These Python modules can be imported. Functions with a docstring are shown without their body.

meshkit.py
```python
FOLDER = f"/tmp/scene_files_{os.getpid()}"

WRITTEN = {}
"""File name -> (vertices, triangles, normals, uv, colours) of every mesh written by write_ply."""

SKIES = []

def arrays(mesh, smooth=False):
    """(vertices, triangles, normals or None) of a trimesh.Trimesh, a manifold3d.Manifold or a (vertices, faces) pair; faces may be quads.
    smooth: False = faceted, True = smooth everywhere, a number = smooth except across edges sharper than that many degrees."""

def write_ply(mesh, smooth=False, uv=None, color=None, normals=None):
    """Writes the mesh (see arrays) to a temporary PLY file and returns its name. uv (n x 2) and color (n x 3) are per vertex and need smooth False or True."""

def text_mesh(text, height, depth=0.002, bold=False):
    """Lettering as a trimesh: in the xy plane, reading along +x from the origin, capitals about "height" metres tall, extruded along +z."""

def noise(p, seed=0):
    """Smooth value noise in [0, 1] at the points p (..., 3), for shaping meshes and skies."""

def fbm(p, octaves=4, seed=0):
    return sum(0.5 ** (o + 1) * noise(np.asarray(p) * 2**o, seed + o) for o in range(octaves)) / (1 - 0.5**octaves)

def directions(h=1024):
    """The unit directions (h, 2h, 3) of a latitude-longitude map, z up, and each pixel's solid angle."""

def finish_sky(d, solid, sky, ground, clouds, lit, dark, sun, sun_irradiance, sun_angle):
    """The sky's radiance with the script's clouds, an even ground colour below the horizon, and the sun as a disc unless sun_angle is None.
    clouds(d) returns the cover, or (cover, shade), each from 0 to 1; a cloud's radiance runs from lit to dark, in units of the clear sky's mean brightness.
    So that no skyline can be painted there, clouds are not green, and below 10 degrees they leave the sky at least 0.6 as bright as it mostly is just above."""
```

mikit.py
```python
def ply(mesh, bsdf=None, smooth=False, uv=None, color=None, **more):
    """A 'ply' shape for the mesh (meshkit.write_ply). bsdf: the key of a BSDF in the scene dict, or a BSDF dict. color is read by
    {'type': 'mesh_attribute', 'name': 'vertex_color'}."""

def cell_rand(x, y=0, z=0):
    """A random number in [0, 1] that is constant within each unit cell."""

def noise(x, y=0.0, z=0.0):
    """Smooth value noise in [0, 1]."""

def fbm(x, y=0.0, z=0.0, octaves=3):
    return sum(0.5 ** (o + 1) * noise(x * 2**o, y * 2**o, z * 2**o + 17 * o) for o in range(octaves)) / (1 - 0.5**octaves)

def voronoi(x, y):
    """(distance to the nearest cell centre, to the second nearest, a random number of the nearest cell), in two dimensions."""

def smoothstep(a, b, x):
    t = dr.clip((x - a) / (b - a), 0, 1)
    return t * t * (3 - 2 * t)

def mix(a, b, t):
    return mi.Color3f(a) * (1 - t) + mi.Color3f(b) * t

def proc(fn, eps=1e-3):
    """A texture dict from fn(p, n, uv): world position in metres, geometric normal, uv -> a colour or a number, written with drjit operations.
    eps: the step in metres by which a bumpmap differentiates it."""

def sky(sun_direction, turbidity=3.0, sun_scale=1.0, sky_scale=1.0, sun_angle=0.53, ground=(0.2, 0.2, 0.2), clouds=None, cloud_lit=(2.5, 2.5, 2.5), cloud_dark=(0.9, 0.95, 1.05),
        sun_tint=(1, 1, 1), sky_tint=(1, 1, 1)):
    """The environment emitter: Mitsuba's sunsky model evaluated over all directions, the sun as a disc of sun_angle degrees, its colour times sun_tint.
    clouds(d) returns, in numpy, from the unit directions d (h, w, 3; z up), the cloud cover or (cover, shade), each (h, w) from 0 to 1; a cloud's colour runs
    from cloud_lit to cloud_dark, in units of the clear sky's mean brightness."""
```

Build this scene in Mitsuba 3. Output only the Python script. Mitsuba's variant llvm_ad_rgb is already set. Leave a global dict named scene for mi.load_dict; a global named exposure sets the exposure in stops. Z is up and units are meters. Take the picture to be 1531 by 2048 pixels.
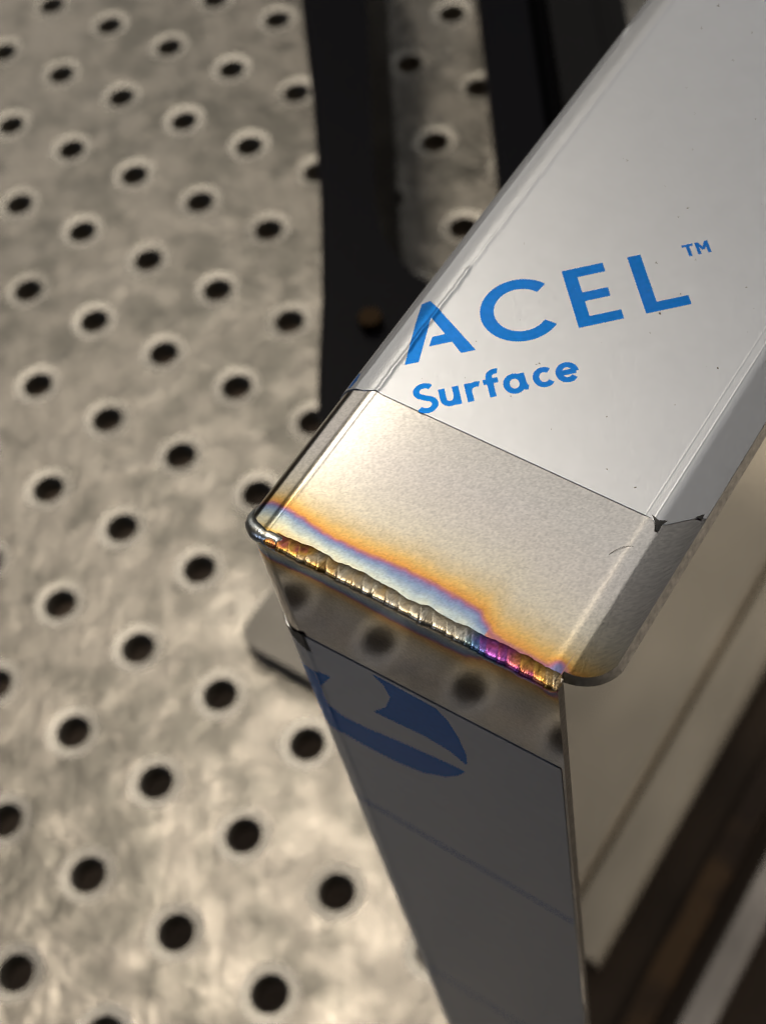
import math, numpy as np, trimesh, mitsuba as mi, drjit as dr
import shapely.geometry as sg, shapely.affinity as sa, shapely.ops as so
import mikit, meshkit
from mikit import proc, noise, fbm, smoothstep, mix
T = mi.ScalarTransform4f
MM = 0.001
scene, labels = {'type': 'scene'}, {}
rng = np.random.default_rng(7)

# ---------------------------------------------------------------- camera
CAM = np.array([-0.065850, -0.199869, 0.616849])
FWD = np.array([0.388135, 0.388758, -0.835595])
UP = np.array([0.746247, 0.399469, 0.532485])
scene['camera'] = {'type': 'thinlens', 'to_world': T().look_at(origin=CAM.tolist(), target=(CAM + FWD).tolist(), up=UP.tolist()),
                   'fov': 37.863, 'fov_axis': 'y', 'aperture_radius': 0.00108, 'focus_distance': 0.2135, 'near_clip': 0.01, 'far_clip': 50.0}
exposure = 0.0
# ---------------------------------------------------------------- light: a low warm sun patch through an opening, and bright windows beyond it


def panel(name, x0, x1, y0, y1, z, rgb, label):
    """A flat lamp hanging level, shining straight down."""
    at = T().translate([(x0 + x1) / 2, (y0 + y1) / 2, z]) @ T().rotate([1, 0, 0], 180) @ T().scale([(x1 - x0) / 2, (y1 - y0) / 2, 1])
    scene[name] = {'type': 'rectangle', 'to_world': at, 'bsdf': {'type': 'ref', 'id': 'm_black'}, 'emitter': {'type': 'area', 'radiance': {'type': 'rgb', 'value': list(rgb)}}}
    labels[name] = {'label': label, 'category': 'lamp'}


def upright(name, at, aim, w, h, rgb, label):
    scene[name] = {'type': 'rectangle', 'to_world': T().look_at(origin=list(at), target=list(aim), up=[0, 0, 1]) @ T().scale([w / 2, h / 2, 1]),
                   'bsdf': {'type': 'ref', 'id': 'm_black'}, 'emitter': {'type': 'area', 'radiance': {'type': 'rgb', 'value': list(rgb)}}}
    labels[name] = {'label': label, 'category': 'lamp'}


panel('key_lamp', 0.99, 1.50, 1.06, 1.52, 2.44, (13.5, 12.4, 10.4), 'strong warm lamp high above the far left of the arm')
panel('window_lamp', 0.54, 1.73, -0.86, 0.90, 2.44, (0.73, 0.715, 0.685), 'broad soft white lamp overhead in line with the arm')
panel('far_window_lamp', 2.70, 4.0, 0.1, 1.7, 2.44, (1.4, 1.39, 1.37), 'broad soft white lamp overhead beyond the far end of the arm')
panel('ceiling_lamp', 0.20, 0.51, 0.50, 0.92, 2.44, (52, 46, 37.5), 'warm soft lamp overhead left of the welded corner')
upright('side_window_lamp', (1.15, 2.2, 1.15), (0, 0, 0.40), 1.5, 1.9, (0.80, 0.755, 0.68), 'tall soft lamp standing to the left beyond the table')
upright('right_window_lamp', (0.95, -1.7, 0.95), (0.1, -0.1, 0.40), 1.4, 0.8, (2.4, 2.2, 1.95), 'soft lamp standing to the right of the arm')
upright('back_lamp', (-1.2, 0.62, 1.05), (0, -0.12, 0.43), 0.8, 0.5, (1.45, 1.7, 2.25), 'cool daylight lamp behind the camera on the left')

# ---------------------------------------------------------------- materials


def srgb(r, g, b):
    return [((c / 255 + .055) / 1.055) ** 2.4 if c > 10 else c / 255 / 12.92 for c in (r, g, b)]


def metal(base, rough, bump=None, eps=1e-4, **more):
    b = {'type': 'principled', 'base_color': base, 'roughness': rough, **{'metallic': 1.0, **more}}
    if bump is not None:
        b = {'type': 'bumpmap', 'arbitrary': proc(bump, eps), 'scale': 1.0, 'bsdf': b}
    return {'type': 'twosided', 'bsdf': b}


def rgb(*c):
    return {'type': 'rgb', 'value': list(c)}


VC = {'type': 'mesh_attribute', 'name': 'vertex_color'}
scene['m_black'] = {'type': 'diffuse', 'reflectance': rgb(.02, .02, .02)}


def table_color(p, n, uv):
    big = fbm(p.x * 16 + 3, p.y * 16 + 1, 0, 3)
    mid = fbm(p.x * 85, p.y * 85, 2, 3)
    fine = fbm(p.x * 420, p.y * 300, 5, 2)
    scr = noise((p.x * .82 + p.y * .57) * 30, (p.y * .82 - p.x * .57) * 900, 9)
    t = smoothstep(.32, .66, mid * .62 + big * .38)
    c = mix(mi.Color3f(.19, .180, .160), mi.Color3f(.325, .30, .268), t)
    return c * (.86 + .22 * fine + .10 * smoothstep(.6, .95, scr))


def table_rough(p, n, uv):
    return .33 + .20 * fbm(p.x * 70 + 7, p.y * 70, 0, 3)


def table_bump(p, n, uv):
    return .00062 * fbm(p.x * 95, p.y * 95, 0, 3) + .00022 * fbm(p.x * 330, p.y * 330, 4, 2) + .00006 * noise((p.x * .82 + p.y * .57) * 40, (p.y * .82 - p.x * .57) * 800, 9)


scene['m_table'] = metal(proc(table_color), proc(table_rough), table_bump, 3e-4, metallic=.9)
scene['m_chamfer'] = metal(proc(lambda p, n, uv: mi.Color3f(.56, .53, .48) * (.88 + .36 * (noise(p.x * 23, p.y * 23, 8) - .5)) * (.82 + .35 * noise(p.x * 700, p.y * 700, 3))), .55)
scene['m_bore'] = metal(rgb(.34, .32, .285), .6, metallic=.9)


def grain(p, n, uv):
    return .0000030 * noise(p.x * 7600, p.y * 7600, p.z * 7600) + .0000020 * noise(p.x * 4200 + 5, p.y * 4200, p.z * 4200)


scene['m_sheet_arm'] = metal(VC, .17, grain, 2e-5)
scene['m_sheet_leg'] = metal(VC, .055)
scene['m_sheet_edge'] = metal(proc(lambda p, n, uv: mi.Color3f(.66, .60, .52) * (.6 + .7 * fbm(p.x * 1400, p.y * 1400, p.z * 1400, 3))), .6)
scene['m_bead'] = metal(VC, .34, lambda p, n, uv: .00003 * noise(p.x * 2600, p.y * 7000, p.z * 2600), 3e-5)


def film_bump(p, n, uv):
    return .000010 * noise(p.x * 2600, p.y * 2600, p.z * 2600) + .000004 * fbm(p.x * 700, p.y * 700, p.z * 700, 2)


FILMC = proc(lambda p, n, uv: mi.Color3f(.495, .51, .545) * (.965 + .07 * fbm(p.x * 300, p.y * 300, p.z * 300, 3)))
scene['m_film'] = metal(FILMC, .37, film_bump, 5e-5, metallic=.74, specular=.3)
INKC = proc(lambda p, n, uv: mix(mi.Color3f(.006, .15, .50), mi.Color3f(.02, .15, .53), fbm(p.x * 160, p.y * 160, p.z * 160, 2)) * (.94 + .12 * noise(p.x * 1800, p.y * 1800, p.z * 1800)))
scene['m_ink'] = metal(INKC, .36, metallic=.68, specular=.05)
scene['m_ink_line'] = metal(rgb(.16, .22, .42), .38, metallic=.55, specular=.05)
scene['m_brass'] = metal(rgb(.025, .016, .009), .6)
scene['m_grit'] = {'type': 'diffuse', 'reflectance': rgb(.20, .18, .16)}
scene['m_hair'] = {'type': 'diffuse', 'reflectance': rgb(.09, .065, .045)}
scene['m_tar'] = {'type': 'principled', 'base_color': rgb(.012, .012, .012), 'roughness': .45}
scene['m_bracket'] = {'type': 'principled', 'base_color': rgb(.003, .003, .005), 'roughness': .42, 'specular': .05}
scene['m_bracket_grey'] = {'type': 'principled', 'base_color': rgb(.006, .006, .007), 'roughness': .5, 'specular': .08}
scene['m_plate'] = metal(proc(lambda p, n, uv: mi.Color3f(.19, .18, .165) * (.8 + .4 * fbm(p.x * 80, p.y * 80, p.z * 80, 3))), .55)
scene['m_floor'] = {'type': 'principled', 'base_color': proc(lambda p, n, uv: mi.Color3f(.060, .040, .026) * (.6 + .8 * fbm(p.x * 14, p.y * 14, 0, 3))), 'roughness': .8}
scene['m_board'] = {'type': 'principled', 'base_color': proc(lambda p, n, uv: mi.Color3f(.72, .63, .50) * (.72 + .5 * fbm(p.x * 9, p.y * 18, 0, 2))), 'roughness': .6}
scene['m_bar'] = {'type': 'principled', 'base_color': proc(lambda p, n, uv: mi.Color3f(.80, .72, .65) * (.65 + .6 * fbm(p.x * 22, p.y * 22, 0, 2))), 'roughness': .55}
scene['m_rust'] = {'type': 'principled', 'base_color': proc(lambda p, n, uv: mix((.05, .032, .022), (.13, .075, .035), smoothstep(.45, .75, fbm(p.x * 20, p.y * 20, 0, 3)))), 'roughness': .8}

# ---------------------------------------------------------------- helpers (all shapes in millimetres until put())


def put(key, mesh, bsdf, smooth=False, **kw):
    """One scene entry from a mesh in mm (trimesh or (v, f))."""
    if isinstance(mesh, tuple):
        v, f = np.asarray(mesh[0], float) * MM, np.asarray(mesh[1], int)
    else:
        v, f = np.asarray(mesh.vertices) * MM, np.asarray(mesh.faces)
    k, n = key, 0
    while k in scene:
        n += 1
        k = f'{key}_{n:03d}'
    scene[k] = mikit.ply((v, f), bsdf, smooth, **kw)
    return k


def tag(key, label, cat=None, group=None, kind=None):
    d = {'label': label}
    if cat: d['category'] = cat
    if group: d['group'] = group
    if kind: d['kind'] = kind
    labels[key] = d


def grid_faces(nu, nv, flip=False):
    i, j = np.meshgrid(np.arange(nu - 1), np.arange(nv - 1), indexing='ij')
    a = (i * nv + j).ravel(); b = a + nv; c = b + 1; d = a + 1
    f = np.vstack([np.c_[a, b, c], np.c_[a, c, d]])
    return f[:, ::-1] if flip else f


def extrude(poly, h, z=0.0):
    m = trimesh.creation.extrude_polygon(poly, h, engine='earcut')
    m.apply_translation([0, 0, z])
    return m


# ---------------------------------------------------------------- the welding table
EDGE = [(30, -900), (37, -130), (40, -95), (64, -73), (127, -51), (181, -32), (300, 15), (440, 70), (611, 140), (700, 175)]
top = sg.Polygon(EDGE + [(700, 640), (-420, 640), (-420, -900)])
RO, RI, CD = 13.2, 8.1, .7
holes = []
for i in range(-5, 13):
    for j in range(-4, 12):
        q = sg.Point(i * 50, j * 50)
        if top.contains(q) and top.exterior.distance(q) > 16:
            holes.append((i * 50.0, j * 50.0))
NS = 48
ang = np.linspace(0, 2 * np.pi, NS, endpoint=False)
plate = sg.Polygon(top.exterior.coords, [[(x + RO * math.cos(a), y + RO * math.sin(a)) for a in ang] for x, y in holes])
put('welding_table__top_plate', extrude(plate, 15, -15), 'm_table')
tag('welding_table', 'grey perforated steel welding table with rows of countersunk holes', 'table')
rings = []
for r, z in ((RO, 0.0), (RI + .35, -CD + .1), (RI, -CD - .3), (RI, -15.0)):
    rings.append(np.c_[r * np.cos(ang), r * np.sin(ang), np.full(NS, z)])
v = np.vstack(rings)
f = []
for k in range(3):
    for a in range(NS):
        b = (a + 1) % NS
        f += [[k * NS + a, k * NS + b, (k + 1) * NS + b], [k * NS + a, (k + 1) * NS + b, (k + 1) * NS + a]]
f = np.array(f)[:, ::-1]
cone = mikit.ply((v[:2 * NS] * MM, f[:2 * NS]), 'm_chamfer', 40)
bore = mikit.ply((v * MM, f[2 * NS:]), 'm_bore', 30)
# machining lips: one shared mesh per part, moved to each hole
for n, (x, y) in enumerate(holes):
    k = 'welding_table__hole' + (f'_{n:03d}' if n else '')
    at = T().translate([x * MM, y * MM, 0])
    scene[k] = {**cone, 'to_world': at}
    scene[k + '__bore'] = {**bore, 'to_world': at}

# ---------------------------------------------------------------- the welded corner: arm and leg folded from thin sheet
ZT, XL, Y0, R, TH = 438.0, 5.2, -104.0, 7.0, 1.5


def profile(s, kind):
    """Sheet section by unrolled distance s: (y, depth below the outer face)."""
    s = np.asarray(s, float)
    a = np.clip(-s / R, 0, np.pi / 2)
    y = np.where(s < 0, Y0 + R * np.sin(a), Y0 - s)
    d = np.where(s < 0, R * (1 - np.cos(a)) + np.maximum(-s - R * np.pi / 2, 0), 0.0)
    if kind == 'arm':
        u = np.clip((s - 46.9) / 1.4, 0, 1)
        d = d - .025 * np.exp(-((s + .1) / .16) ** 2) - .08 * np.exp(-((s - 46.4) / .75) ** 2) + .32 * np.where(s < 48.3, .7 * u * u, .7 + s - 48.3)
    return y, d


def normals2(s, kind):
    e = 1e-3
    y0, d0 = profile(s - e, kind); y1, d1 = profile(s + e, kind)
    ty, td = (y1 - y0), (d1 - d0)
    L = np.hypot(ty, td)
    return td / L * -1, ty / L      # (ny, n_depth): outward is -depth on the flat


def surf(s, x, kind, off=0.0):
    """Point on the outer face: x = distance along the arm (world X) or along the leg (world Z)."""
    y, d = profile(s, kind)
    ny, nd = normals2(s, kind)
    sgn = np.where(nd > 0, -1.0, 1.0)
    y, d = y + off * ny * np.where(nd == 0, 1, sgn), d - off * np.abs(nd)
    return (np.stack([x, y, ZT - d], -1) if kind == 'arm' else np.stack([XL + d, y, x], -1))


def start(s, kind):
    """Where the sheet begins at the mitre."""
    y, d = profile(s, kind)
    if kind == 'leg':
        return ZT - d
    x0 = XL + d
    w = np.clip((s - 47.4) / 5.6, 0, 1)
    return np.where(s > 47.4, np.maximum(x0, 14.4 - 6.6 * np.sqrt(np.maximum(1 - w * w, 0))), x0)


def lerpc(q, stops):
    q = np.asarray(q)
    xs = [a for a, _ in stops]
    return np.stack([np.interp(q, xs, [c[k] for _, c in stops]) for k in range(3)], -1)


STEEL = (.56, .53, .50)
# oxide colours by thickness: 0 bare steel, 1 the purple line, 2 pale grey next to the weld
OX = [(0, STEEL), (.25, (.57, .52, .43)), (.5, (.54, .44, .28)), (.72, (.60, .39, .14)), (.88, (.58, .28, .07)), (1.0, (.34, .13, .17)), (1.10, (.19, .17, .33)),
      (1.25, (.19, .26, .40)), (1.45, (.36, .43, .46)), (1.65, (.54, .55, .45)), (1.85, (.62, .54, .34)), (2.05, (.70, .44, .10)), (2.25, (.62, .20, .22)), (2.4, (.45, .18, .45))]
PS = np.array([-12, -3.2, 2.5, 11.8, 19.8, 28.1, 33.3, 35.6, 36.8, 41.3, 46, 50])
PX = np.array([11.4, 11.1, 10.7, 10.1, 10.7, 10.6, 10.1, 8.6, 7.6, 7.5, 7.3, 7.8]) - 5.2


def oxide(s, d):
    """Colour of the bare steel at unrolled s, d mm from the weld edge (oxide grown by the weld heat)."""
    p = np.stack([s, d, 0 * s], -1)
    wob = (meshkit.fbm(p * [.35, .35, 1], 3, 3) - .5) * .8 + (meshkit.fbm(p * [1.6, 1.6, 1], 2, 5) - .5) * .22
    ed = np.interp(s, PS, PX)
    d2 = d + wob * np.clip(d / 3, .25, 1)
    out = d2 - ed
    wide = np.interp(s, [-12, 0, 30, 37, 50], [2.6, 3.2, 4.0, 5.0, 4.2])
    q_out = np.interp(out / wide, [0, .12, .4, .8, 1.5, 2.6, 4.2], [1.0, .90, .74, .52, .28, .10, 0])
    r = np.clip(d2 / np.maximum(ed, .5), 0, 1)
    top2 = np.interp(s, [-12, 0, 3, 9, 16, 24, 40], [1.9, 2.30, 2.25, 2.08, 1.98, 1.78, 1.70]) + (meshkit.fbm(p * [.5, .9, 1], 3, 11) - .5) * .35
    q_in = np.interp(r, [0, .2, .5, .8, 1.0], [1, .88, .62, .28, 0]) * (top2 - 1) + 1
    q_in = np.where(s > 35.5, np.interp(r, [0, .6, 1], [1.05, .95, 1.0]), q_in)
    q = np.where(out > 0, q_out, q_in)
    q = q + .28 * np.exp(-((s - 46.6) / 1.2) ** 2 - ((d - 3.0) / 1.2) ** 2)
    c = lerpc(q, OX)
    # faint far film: a rosy then straw tint well beyond the orange
    far = np.exp(-((out - 14) / 4.5) ** 2) * .10
    c = c * (1 - far[..., None]) + np.array([.60, .50, .52]) * far[..., None]
    sp = meshkit.noise(p * [5.2, 5.2, 1], 21)
    return c * (.80 + .40 * sp)[..., None]


def sheet(key, kind, s_vals, t_vals, xend, bsdf):
    """A folded sheet from the mitre to xend: outer face, inner face and cut edges as one closed mesh, outer face coloured."""
    S_, T_ = np.meshgrid(s_vals, t_vals, indexing='ij')
    st = start(S_, kind)
    if kind == 'arm':
        X = np.where(T_ < 34, st + T_, 0) ; X = np.where(T_ < 34, X, np.maximum(T_ + XL, st + 34))
        X = np.minimum(X, xend)
    else:
        X = np.where(T_ < 34, st - T_, ZT - T_)
        X = np.minimum(X, st - np.minimum(T_, 34))
        X = np.maximum(X, xend)
    out = surf(S_, X, kind, 0.0).reshape(-1, 3)
    inn = surf(S_, X, kind, -TH).reshape(-1, 3)
    if kind == 'arm':
        dist = X - XL
    else:
        dist = ZT - X
    col = oxide(S_, dist).reshape(-1, 3)
    ns, nt = S_.shape
    F = grid_faces(ns, nt)
    n = len(out)
    # outward orientation check
    a, b, c = out[F[len(F) // 3]]
    nrm = np.cross(b - a, c - a)
    want = np.array([0, 0, 1.0]) if kind == 'arm' else np.array([-1.0, 0, 0])
    if nrm @ want < 0:
        F = F[:, ::-1]
    idx = np.arange(n).reshape(ns, nt)

    def strip(l):
        l = np.asarray(l)
        return np.vstack([np.c_[l[:-1], l[1:], l[1:] + n], np.c_[l[:-1], l[1:] + n, l[:-1] + n]])
    put(key, (out, F), bsdf, True, color=col)
    both = np.vstack([out, inn])
    put(key + '__inner_face', (inn, F[:, ::-1]), 'm_sheet_leg', True, color=np.tile(np.array(STEEL) * .8, (n, 1)))
    if kind == 'arm':       # the sheared edge slants outwards below the face
        k = n + idx[-1, 1:]; both[k, 1] -= 1.2
        far = idx[s_vals > 47.4, 0]; w = np.linspace(0, np.pi / 2, len(far))
        both[n + far, 0] -= .9 * np.cos(w); both[n + far, 1] -= 1.2 * np.sin(w)
    right = strip(idx[-1]); left = strip(idx[0]); e0 = strip(idx[:, 0]); e1 = strip(idx[:, -1])
    put(key + '__cut_edge', trimesh.Trimesh(both, np.vstack([right, left, e0, e1]), process=False), 'm_sheet_edge')


t_fine = np.r_[np.arange(0, 34, .22), np.arange(34, 60, 2), np.arange(60, 301, 20)]
sa_ = np.r_[np.arange(-39, -11, 4), np.arange(-11, -.6, .33), np.arange(-.55, .45, .06), np.arange(.5, 45, .25), np.arange(45, 46.4, .14), np.arange(46.4, 49.2, .14), np.arange(49.3, 53.01, .35)]
sheet('welded_frame__arm', 'arm', sa_, t_fine, 290.0, 'm_sheet_arm')
sl_ = np.r_[np.arange(-39, -11, 4), np.arange(-11, -.01, .33), np.arange(0, 48.01, .25)]
t_leg = np.r_[np.arange(0, 34, .22), np.arange(34, 60, 2), np.arange(60, 440, 20), 438]
sheet('welded_frame__leg', 'leg', sl_, t_leg, 0.0, 'm_sheet_leg')
tag('welded_frame', 'stainless steel corner of arm and leg with rainbow weld bead and printed protective film', 'metal frame')
tag('welded_frame__arm', 'bare matte steel arm with heat tint beside the weld')
tag('welded_frame__leg', 'bare shiny steel leg in shade, mirroring the holes of the table')


# weld bead: overlapping scales along the corner, each with a raised round front
def bead():
    nl, nth = 900, 40
    L0, L1 = 0.2, 48.2
    s = np.linspace(L0, L1, nl)
    th = np.linspace(-1.75, 1.75, nth)
    S_, H_ = np.meshgrid(s, th, indexing='ij')
    jit = np.cumsum(np.r_[0, 1.95 + rng.normal(0, .5, 40).clip(-.9, 1.1)])
    jit = jit[jit < 50] + .4
    ph_s = S_ + 1.5 * (1 - np.cos(H_ * .85))        # crescents bulge towards the left end
    k = np.searchsorted(jit, ph_s.ravel()).reshape(S_.shape)
    lo = np.where(k > 0, jit[np.clip(k - 1, 0, len(jit) - 1)], jit[0] - 2)
    hi = jit[np.clip(k, 0, len(jit) - 1)]
    f = np.clip((ph_s - lo) / np.maximum(hi - lo, .3), 0, 1)
    each = rng.random(60)[np.clip(k, 0, 59)] ** .8
    scale_h = np.interp(f, [0, .05, .16, .35, .75, 1], [-.30, -.05, .17, .20, .06, -.06])
    fine = .018 * np.sin(f * 38 + 3 * meshkit.noise(np.stack([S_ * 2, H_ * 3, 0 * S_], -1), 2)) * np.clip(np.cos(H_), 0, 1)
    amp = np.interp(S_, [0, 36, 38, 47], [1, 1, .8, .75])
    lump = meshkit.fbm(np.stack([S_ * .45, 0 * S_, 0 * S_], -1), 3, 4) - .5
    lean = meshkit.fbm(np.stack([S_ * .30, 0 * S_ + 5, 0 * S_], -1), 2, 6) - .5
    # a low hump whose toes run out into both faces; e_ runs across the corner, d_ out of it
    w = 1.55 * (1 + .3 * lump) * np.sqrt(np.clip(np.minimum((S_ - L0) / 1.0, (L1 - S_) / .9), .05, 1))
    q_ = H_ / 1.75
    e_ = q_ * w + .25 * lean
    hump = (1 - q_ ** 2) ** .85
    d_ = -np.sqrt(e_ ** 2 + .95 ** 2) + .10 + hump * (1.72 * (1 + .40 * lump) + (scale_h * (.34 + .95 * each) + fine) * amp)
    d = np.array([-1, 0, 1]) / math.sqrt(2); e = np.array([1, 0, 1]) / math.sqrt(2)
    ctr = np.stack([np.full_like(S_, XL), Y0 - S_, np.full_like(S_, ZT)], -1)
    v = ctr + d_[..., None] * d + e_[..., None] * e
    # oxide colours of the bead itself
    p = np.stack([S_ * .45, H_ * .8, 0 * S_], -1)
    w = meshkit.fbm(p, 3, 8)
    wob = (w - .5) * np.interp(S_, [0, 10, 34, 37, 48], [.4, .7, .4, .4, .35]) + .10 * (f - .4)
    q_l = np.interp(S_, [0, 2, 5, 8, 13, 24, 32], [.80, .78, .70, .58, .44, .32, .24]) + wob
    q_r = np.interp(S_, [33, 34.6, 36.2, 38, 40, 43, 45, 47.5], [1.6, 1.5, 1.34, 1.2, 1.08, 1.0, .92, .74]) + wob - .16 * np.sin(H_)
    k_r = np.clip((S_ + 1.5 * (w - .5) - 32.0) / 3.4, 0, 1)[..., None]
    k_r = k_r * k_r * (3 - 2 * k_r)
    BO = [(0, (.72, .68, .60)), (.3, (.68, .60, .46)), (.55, (.62, .46, .26)), (.75, (.70, .38, .08)), (.88, (.62, .20, .10)), (1.0, (.55, .10, .30)), (1.12, (.34, .10, .46)), (1.25, (.10, .13, .38)), (1.4, (.14, .32, .44)), (1.6, (.4, .5, .5))]
    c = (lerpc(np.clip(q_l, 0, 1.6), BO) * (1 - k_r) + lerpc(np.clip(q_r, 0, 1.6), BO) * k_r) * np.interp(f, [0, .05, .14], [.72, .8, 1])[..., None] * (.82 + .36 * meshkit.noise(np.stack([S_ * 9, H_ * 3, 0 * S_], -1), 13))[..., None]
    F = grid_faces(nl, nth)
    a, b, cc = v.reshape(-1, 3)[F[len(F) // 2]]
    if np.cross(b - a, cc - a) @ d < 0: F = F[:, ::-1]
    put('welded_frame__weld_bead', (v.reshape(-1, 3), F), 'm_bead', True, color=c.reshape(-1, 3))
    tag('welded_frame__weld_bead', 'rippled weld bead, straw gold with magenta and blue at its right end')


bead()


# smooth fused cap where the two folded corners meet, left of the bead
def corner_cap():
    n1, n2 = 60, 36
    s = np.linspace(3.2, -11, n1); th = np.linspace(-1.8, 1.8, n2)
    S_, H_ = np.meshgrid(s, th, indexing='ij')
    y, dp = profile(S_, 'leg'); ny, nd = normals2(S_, 'leg')
    rr = 1.08 + .30 * (meshkit.fbm(np.stack([S_ * .5, H_ * .6, 0 * S_], -1), 3, 9) - .5) + .10 * np.exp(-((S_ + 2.6) / .8) ** 2) - .16 * np.exp(-((S_ + .6) / .35) ** 2)
    rr = rr * np.sqrt(np.clip(np.minimum((3.2 - S_) / .9, (S_ + 11) / 1.0), .02, 1))
    base = np.stack([XL + dp, y, ZT - dp], -1)
    out = np.stack([-np.abs(nd), np.sqrt(np.maximum(1 - nd ** 2, 0)) * 1.41, np.abs(nd)], -1); out /= np.linalg.norm(out, axis=-1, keepdims=True)
    tan = np.gradient(base, axis=0); tan /= np.linalg.norm(tan, axis=-1, keepdims=True)
    sid = np.cross(tan, out)
    v = base - out * .68 + out * (np.cos(H_) * rr)[..., None] + sid * (np.sin(H_) * rr * 1.15)[..., None]
    F = grid_faces(n1, n2)
    a, b, c = v.reshape(-1, 3)[F[len(F) // 2]]
    if np.cross(b - a, c - a) @ np.array([-1, .5, 1]) < 0: F = F[:, ::-1]
    q = meshkit.fbm(np.stack([S_ * .4, H_, 0 * S_], -1), 3, 6)
    col = lerpc(q, [(.2, (.55, .61, .65)), (.5, (.68, .71, .70)), (.75, (.74, .70, .60))])
    put('welded_frame__corner_cap', (v.reshape(-1, 3), F), 'm_bead', True, color=col.reshape(-1, 3))
    tag('welded_frame__corner_cap', 'smooth blue-grey melted cap on the left corner')


corner_cap()


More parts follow.
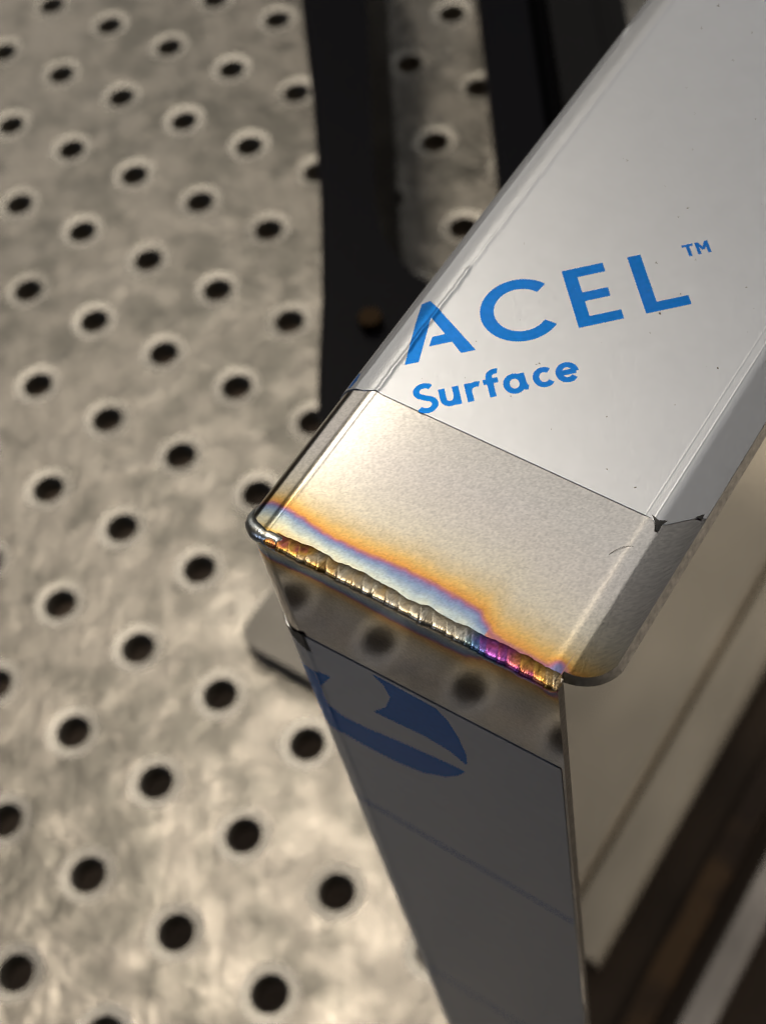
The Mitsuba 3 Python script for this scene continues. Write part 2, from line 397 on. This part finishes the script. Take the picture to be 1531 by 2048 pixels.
# ---------------------------------------------------------------- protective film and everything lying in the sheet's surface
def sheet_patch(key, kind, s_vals, x_lo, x_hi, nx, off, thick, bsdf, ridge=None, x_vals=None):
    """A thin closed skin on the sheet between x_lo(s) and x_hi(s), its outer face off + thick above the steel."""
    s_vals = np.asarray(s_vals, float)
    u = np.linspace(0, 1, nx) if x_vals is None else np.asarray(x_vals)
    lo, hi = (np.broadcast_to(g(s_vals) if callable(g) else float(g), s_vals.shape) for g in (x_lo, x_hi))
    S_, U = np.meshgrid(s_vals, u, indexing='ij')
    X = lo[:, None] * (1 - U) + hi[:, None] * U
    o = np.full_like(S_, off + thick)
    if ridge is not None: o = o + ridge(S_, X)
    outer = surf(S_, X, kind, o).reshape(-1, 3); inner = surf(S_, X, kind, np.full_like(S_, off)).reshape(-1, 3)
    ns, nt = S_.shape
    F = grid_faces(ns, nt); n = len(outer)
    a, b, c = outer[F[len(F) // 2]]
    want = np.array([0, 0, 1.0]) if kind == 'arm' else np.array([-1.0, 0, 0])
    if np.cross(b - a, c - a) @ want < 0: F = F[:, ::-1]
    idx = np.arange(n).reshape(ns, nt)
    v = np.vstack([outer, inner, outer, inner]); m = 2 * n
    st = []
    for l in (idx[0], idx[-1], idx[:, 0], idx[:, -1]):
        l = np.asarray(l) + m
        st += [np.c_[l[:-1], l[1:], l[1:] + n], np.c_[l[:-1], l[1:] + n, l[:-1] + n]]
    put(key, (v, np.vstack([F] + st)), bsdf, True)


def arm_ridge(S_, X):
    wob = .12 * np.sin(X * .9) + .1 * np.sin(X * 2.3 + 1)
    fold = np.exp(-((S_ - .1 - wob * .5) / .34) ** 2)
    h = np.where(X < 61.8, .13, .04) * np.clip((X - 34) / .5, 0, 1)
    r = fold * h + .08 * (1 - np.exp(-((S_ - 46.4) / .75) ** 2))
    r = r + .02 * np.exp(-((S_ - 45.4 - .006 * X) / .10) ** 2) + .03 * np.exp(-((S_ - 46.8 - .004 * X) / .10) ** 2)
    r = r + .35 * np.exp(-((S_ + 4.6) / .5) ** 2 - ((X - 123) / 2.2) ** 2)
    r = r + .10 * np.exp(-((S_ + 3.6 + .2 * wob) / .5) ** 2)
    return r


sf = np.r_[np.arange(-11, -6, .5), np.arange(-6, 1.8, .12), np.arange(2, 44.8, 1.2), np.arange(44.9, 48.2, .07), np.arange(48.3, 52.7, .4)]
xu = np.r_[np.linspace(0, .11, 60), np.linspace(.112, .5, 160), np.linspace(.503, 1, 30)]
sheet_patch('welded_frame__film', 'arm', sf, lambda s: np.interp(s, [-11, -4, -2, 0, 1, 46.5, 47.4, 48.6, 51.8, 53], [33.6, 34.2, 34.2, 34.9, 34.7, 34.1, 33.6, 34.2, 38, 38.6]), 288.0, 0, .02, .12, 'm_film', arm_ridge, xu)
tag('welded_frame__film', 'pale grey protective film with blue print on the arm')
sf2 = np.r_[np.arange(-11, 1.5, .35), np.arange(1.5, 47.4, 1.5), 47.5]


def leg_ridge(S_, Z):
    return .16 * np.exp(-((S_ - .3) / .35) ** 2)


sheet_patch('welded_frame__leg_film', 'leg', sf2, lambda s: np.interp(s, [-11, -3, 0, 1, 47.5], [406.5, 406.5, 407.5, 408.9, 410.3]), 1.0, 200, .02, .2, 'm_film', leg_ridge)
tag('welded_frame__leg_film', 'dark shaded protective film with a blue emblem on the leg')


def inlay(key, kind, poly, bsdf, off, step=.5):
    """A printed shape: polygon in (s, x) of the unrolled sheet, laid on the film."""
    tris_v, tris_f, n = [], [], 0
    minx, miny, maxx, maxy = poly.bounds
    cells = []
    # cut into strips across the fold so the print bends with it, and along the ridges
    edges = [minx - 1] + [e for e in np.arange(-8, 2.01, .4) if minx < e < maxx] + [maxx + 1]
    for a, b in zip(edges[:-1], edges[1:]):
        g = poly.intersection(sg.box(a, miny - 1, b, maxy + 1))
        for h in getattr(g, 'geoms', [g]):
            if h.geom_type == 'Polygon' and h.area > 1e-6: cells.append(h)
    for h in cells:
        v2, f2 = trimesh.creation.triangulate_polygon(h, engine='earcut')
        tris_v.append(v2); tris_f.append(np.asarray(f2) + n); n += len(v2)
    v2, f2 = np.vstack(tris_v), np.vstack(tris_f)
    if kind == 'arm': v2, f2 = trimesh.remesh.subdivide_to_size(np.c_[v2, 0 * v2[:, 0]], f2, 1.0)
    s, x = v2[:, 0], v2[:, 1]
    o = off + (arm_ridge(s, x) if kind == 'arm' else leg_ridge(s, x))
    P = surf(s, x, kind, o)
    a, b, c = P[f2[:, 0]], P[f2[:, 1]], P[f2[:, 2]]
    want = np.array([0, .2, 1.0]) if kind == 'arm' else np.array([-1.0, .2, 0])
    fl = np.cross(b - a, c - a) @ want < 0
    f2[fl] = f2[fl][:, ::-1]
    return put(key, (P, f2), bsdf)


# text frame on the unrolled sheet: origin A's foot, u along the line, v up
TU, TV = np.array([.672, -.740]), np.array([.740, .672])
TU = TU / np.linalg.norm(TU); TV = np.array([-TU[1], TU[0]])


def text_poly(g):
    o = np.array([41.0, -105.3])
    def m(x, y, z=None):
        x, y = np.asarray(x), np.asarray(y)
        wx = o[0] + TU[0] * x + TV[0] * y; wy = o[1] + TU[1] * x + TV[1] * y
        return Y0 - wy, wx
    return so.transform(m, g).buffer(0)


def bar(p, q, w):
    return sg.LineString([p, q]).buffer(w / 2, cap_style=2)


H = 11.75
Ag = so.unary_union([sg.Polygon([(-.1, 0), (2.1, 0), (6.35, 10.2), (5.55, H), (4.55, H)]), sg.Polygon([(4.55, H), (5.95, H), (10.95, 0), (8.65, 0), (7.75, 2.55), (3.9, 2.55), (4.6, 4.3), (7.0, 4.3), (5.0, 9.2)])])
Ag = Ag.difference(sg.Polygon([(2.35, 0), (3.6, 3.0), (3.9, 4.3), (5.1, 7.0), (5.9, 5.1), (4.9, 4.2), (4.0, 2.2), (3.2, 0)]))
th = np.linspace(math.radians(42), math.radians(318), 70)
c0 = np.array([19.2, 5.85])
Cg = sg.Polygon([(c0[0] + 6.35 * math.cos(t), c0[1] + 6.2 * math.sin(t)) for t in th] + [(c0[0] + 4.2 * math.cos(t), c0[1] + 4.2 * math.sin(t)) for t in th[::-1]])
Eg = so.unary_union([sg.box(26.9, 0, 29.0, H), sg.box(26.9, 0, 33.9, 1.85), sg.box(26.9, 4.9, 33.0, 6.7), sg.box(26.9, H - 1.85, 33.4, H)])
Lg = so.unary_union([sg.box(37.3, 0, 39.4, H), sg.box(37.3, 0, 44.3, 1.85)])
TMg = so.unary_union([sg.box(45.9, 11.3, 47.6, 11.75), sg.box(46.5, 9.3, 47.0, 11.7), sg.box(47.95, 9.3, 48.42, 11.75), sg.box(49.5, 9.3, 49.97, 11.75), sg.Polygon([(47.95, 11.75), (48.45, 11.75), (49.2, 10.1), (48.75, 10.1)]), sg.Polygon([(49.97, 11.75), (49.47, 11.75), (48.72, 10.1), (49.2, 10.1)])])
OFF = .165
for g in (Ag, Cg, Eg, Lg):
    inlay('welded_frame__film__letter', 'arm', text_poly(g.buffer(.12).buffer(-.12).buffer(-.08).buffer(.08)), 'm_ink', OFF)
inlay('welded_frame__film__trade_mark', 'arm', text_poly(TMg.buffer(.02)), 'm_ink', OFF)


# the word below: stroke letters, each a line with round joins
def stroke(pts, w=.86, cap=2):
    return sg.LineString(pts).buffer(w / 2, cap_style=cap, join_style=1)


def arc(cx, cy, rx, ry, a0, a1, n=26):
    t = np.radians(np.linspace(a0, a1, n))
    return list(zip(cx + rx * np.cos(t), cy + ry * np.sin(t)))


XH = 3.35
glyphs = {
    'S': (3.3, [arc(1.68, 3.62, 1.22, 1.06, 35, 245) + arc(1.62, 1.12, 1.28, 1.12, 75, -150)]),
    'u': (3.5, [[(.5, XH), (.5, 1.45)] + arc(1.5, 1.4, 1.0, 1.0, 180, 330) + [(2.5, 1.4)], [(2.6, XH), (2.6, 0)]]),
    'r': (2.55, [[(.5, XH), (.5, 0)], [(.5, 1.9)] + arc(1.75, 1.85, 1.25, 1.12, 170, 68)]),
    'f': (2.6, [[(1.0, 0), (1.0, 3.6)] + arc(2.05, 3.6, 1.05, 1.05, 180, 70), [(.05, 2.95), (2.2, 2.95)]]),
    'a': (3.9, [arc(1.6, 1.55, 1.22, 1.42, 30, 392), [(2.85, XH - .15), (2.9, 1.0), (3.15, .5), (3.45, .4)]]),
    'c': (3.15, [arc(1.7, 1.6, 1.22, 1.42, 48, 318)]),
    'e': (3.4, [arc(1.65, 1.6, 1.25, 1.42, 318, 48)[::-1] and arc(1.65, 1.6, 1.25, 1.42, 0, 318), [(.5, 1.62), (2.9, 1.62)]]),
}
pen = 0.25
for ch in 'Surface':
    w, strokes = glyphs[ch]
    g = so.unary_union([stroke(p) for p in strokes]).buffer(.06)
    inlay('welded_frame__film__small_letter', 'arm', text_poly(sa.translate(g, pen, -9.35)), 'm_ink', OFF)
    pen += w * 1.128
# torn blue print at the folded film edge
inlay('welded_frame__film__print_scrap', 'arm', sg.Polygon([(-6.2, 34.6), (-5.2, 34.5), (-4.9, 35.9), (-5.4, 37.6), (-6.4, 37.9)]), 'm_ink', OFF)
# emblem on the leg
E1 = [(11.0, 408.6), (13.5, 408.4), (15.5, 406.2), (16.2, 402.4), (14.5, 397.0), (11.1, 391.6), (16.0, 392.3), (21.2, 393.2), (26.2, 392.6), (29.4, 390.1), (29.7, 395.1), (28.9, 400.9), (27.5, 405.6), (25.6, 408.3), (20, 408.5)]
E2 = [(-6.5, 393.6), (0.0, 396.1), (3.8, 397.5), (0.5, 390.9), (0.1, 386.7), (0.6, 382.9), (3.0, 381.2), (7.6, 381.6), (14.7, 383.9), (21.5, 385.6), (25.4, 386.5), (28.8, 387.1), (27.1, 383.4), (24.0, 378.9), (18.7, 374.4), (12.9, 372.3), (5.9, 371.6), (0.2, 371.9), (-6.5, 370.2)]


def smooth_poly(pts):
    return sg.Polygon(pts).buffer(.5).buffer(-.9).buffer(.4)


for e in (E1, E2):
    inlay('welded_frame__leg_film__emblem', 'leg', smooth_poly(e), 'm_ink', .245)
for z0, z1, w in ((338.9, 337.4, .8), (336.9, 335.2, .8), (219.5, 217.3, 1.1), (214.5, 212.0, 1.1)):
    inlay('welded_frame__leg_film__printed_line', 'leg', sg.Polygon([(-6, z0 + .2), (47.3, z1), (47.3, z1 - w), (-6, z0 + .2 - w)]), 'm_ink_line', .245)
# dark adhesive left at the film corners
inlay('welded_frame__leg_film__adhesive', 'leg', sg.Polygon([(-6.6, 407.6), (-2.0, 408.6), (.9, 409.8), (1.3, 403.6), (-.5, 404.2), (-3, 405.4)]), 'm_tar', .26)
inlay('welded_frame__film__adhesive', 'arm', sg.Polygon([(46.3, 34.6), (47.5, 34.2), (48.6, 34.9), (48.2, 33.8), (48.3, 32.7), (47.8, 32.6), (47.3, 33.6)]), 'm_tar', .26)
inlay('welded_frame__film__adhesive', 'arm', sg.Polygon([(51.3, 37.6), (52.2, 38.9), (52.3, 37.9)]), 'm_tar', .26)

# grit on the film and one hair on the bare steel
def specks():
    vs, fs, n = [], [], 0
    for k in range(48):
        s_, x_ = rng.uniform(3, 45), rng.uniform(37, 135)
        r_ = rng.choice([.06, .09, .13, .2], p=[.45, .3, .18, .07])
        m = trimesh.creation.icosphere(1, r_)
        m.apply_scale([rng.uniform(.7, 1.8), rng.uniform(.6, 1.2), .5])
        m.apply_transform(trimesh.transformations.rotation_matrix(rng.uniform(0, 6.3), [0, 0, 1]))
        m.apply_translation(surf(np.array(s_), np.array(x_), 'arm', .23))
        vs.append(m.vertices); fs.append(m.faces + n); n += len(m.vertices)
    k = put('welded_frame__film__grit', (np.vstack(vs), np.vstack(fs)), 'm_grit')
    labels[k] = {'label': 'fine dark grit scattered on the film', 'kind': 'stuff'}


specks()


def tube(pts, r, nseg=6):
    pts = np.asarray(pts, float); n = len(pts)
    tan = np.gradient(pts, axis=0); tan /= np.linalg.norm(tan, axis=1, keepdims=True)
    a_ = np.cross(tan, [0, 0, 1.0]); a_ /= np.linalg.norm(a_, axis=1, keepdims=True); b_ = np.cross(tan, a_)
    t = np.linspace(0, 2 * np.pi, nseg, endpoint=False)
    v = pts[:, None] + r * (np.cos(t)[None, :, None] * a_[:, None] + np.sin(t)[None, :, None] * b_[:, None])
    f = []
    for i in range(n - 1):
        for j in range(nseg):
            p, q = i * nseg + j, i * nseg + (j + 1) % nseg
            f += [[p, q, q + nseg], [p, q + nseg, p + nseg]]
    return v.reshape(-1, 3), np.array(f)


hx = np.linspace(0, 1, 24)
hair = np.stack([26.2 + 2.4 * hx + .6 * np.sin(hx * 2.6), -148.2 - 2.2 * hx ** 1.6 - .3 * np.sin(hx * 3), ZT + .10 + .12 * np.sin(hx * 3.1)], -1)
put('hair', tube(hair, .035), 'm_hair')
tag('hair', 'tiny curled dark hair on the bare steel near the right bend', 'hair')

# ---------------------------------------------------------------- black bracket standing on the table
left = [(560, 357), (430, 258), (407, 240), (348, 192), (295, 151), (245, 116), (210, 94), (192, 82), (188, 74), (192, 62), (235, 0), (262, 24), (300, 53), (290, 58), (281, 66), (276, 74), (275, 80), (276, 86), (279, 94), (283, 103), (290, 113), (300, 122), (308, 129), (361, 166), (421, 208), (560, 305)]
U = sg.Polygon(left).buffer(1).buffer(-2).buffer(1)
put('clamping_bracket__frame_plate', extrude(U, 120, 0.2), 'm_bracket')
d = np.array([.815, .58]); nrm = np.array([.58, -.815])


def strip(o0, o1, a0, a1):
    b = np.array([300.0, 53.0])
    return sg.Polygon([tuple(b + d * a0 + nrm * o0), tuple(b + d * a1 + nrm * o0), tuple(b + d * a1 + nrm * o1), tuple(b + d * a0 + nrm * o1)])


put('clamping_bracket__side_plate', extrude(strip(0, 24, 0, 330), 120, .2), 'm_bracket')
put('clamping_bracket__web', extrude(strip(24.2, 33.8, 0, 330), 84, .2), 'm_bracket')
put('clamping_bracket__side_plate', extrude(strip(34, 56, 0, 330), 119, .2), 'm_bracket_grey')
put('clamping_bracket__rib', extrude(strip(56.2, 72, 60, 330), 112, .2), 'm_bracket_grey')
bm = trimesh.creation.cylinder(radius=5.5, height=6, sections=6); bm.apply_translation([243, 88, 123.3])
put('clamping_bracket__bolt', bm, 'm_brass')
tag('clamping_bracket', 'black forked steel bracket standing on the table behind the arm', 'bracket')

# ---------------------------------------------------------------- steel plate lying behind the leg
pl = sg.box(123, 40, 185, 104).buffer(-9).buffer(9)
pm = extrude(pl, 14, .2)
put('steel_plate', pm, 'm_plate')
tag('steel_plate', 'flat grey steel plate with rounded corner on the table left of the leg', 'plate')

# ---------------------------------------------------------------- below the table: floor, board, bar
FZ = -800.0
put('floor', extrude(sg.box(-3000, -3000, 4000, 4000), 5, FZ - 5), 'm_floor')
labels['floor'] = {'label': 'dark brown workshop floor far below the table', 'category': 'floor', 'kind': 'structure'}
FRONT, BACK = 262, 1500


def rounded_bar(key, x0, x1, y0, y1, h, r, bsdf):
    m = extrude(sg.box(0, y0, h, y1).buffer(-r).buffer(r, quad_segs=6), x1 - x0, 0)
    v = np.asarray(m.vertices)
    put(key, trimesh.Trimesh(np.c_[x0 + v[:, 2], v[:, 1], FZ + v[:, 0]], np.asarray(m.faces)[:, ::-1], process=False), bsdf, 35)


rounded_bar('pale_board', 150, BACK, 52, 215, 30, 10, 'm_board')
tag('pale_board', 'wide pale board lying on the floor, seen blurred right of the leg', 'board')
rounded_bar('narrow_board', FRONT, BACK, 3, 48, 30, 10, 'm_board')
tag('narrow_board', 'narrow pale board strip along the dark gap beside the wide board', 'board')
rounded_bar('rusty_flat_bar', 150, BACK, -62, -36, 12, 5, 'm_rust')
tag('rusty_flat_bar', 'brown rusty flat bar on the floor between the boards and the light bar', 'bar')
rounded_bar('light_steel_bar', 100, BACK, -110, -82, 25, 6, 'm_bar')
tag('light_steel_bar', 'light grey steel bar on the dark floor at the lower right', 'bar')
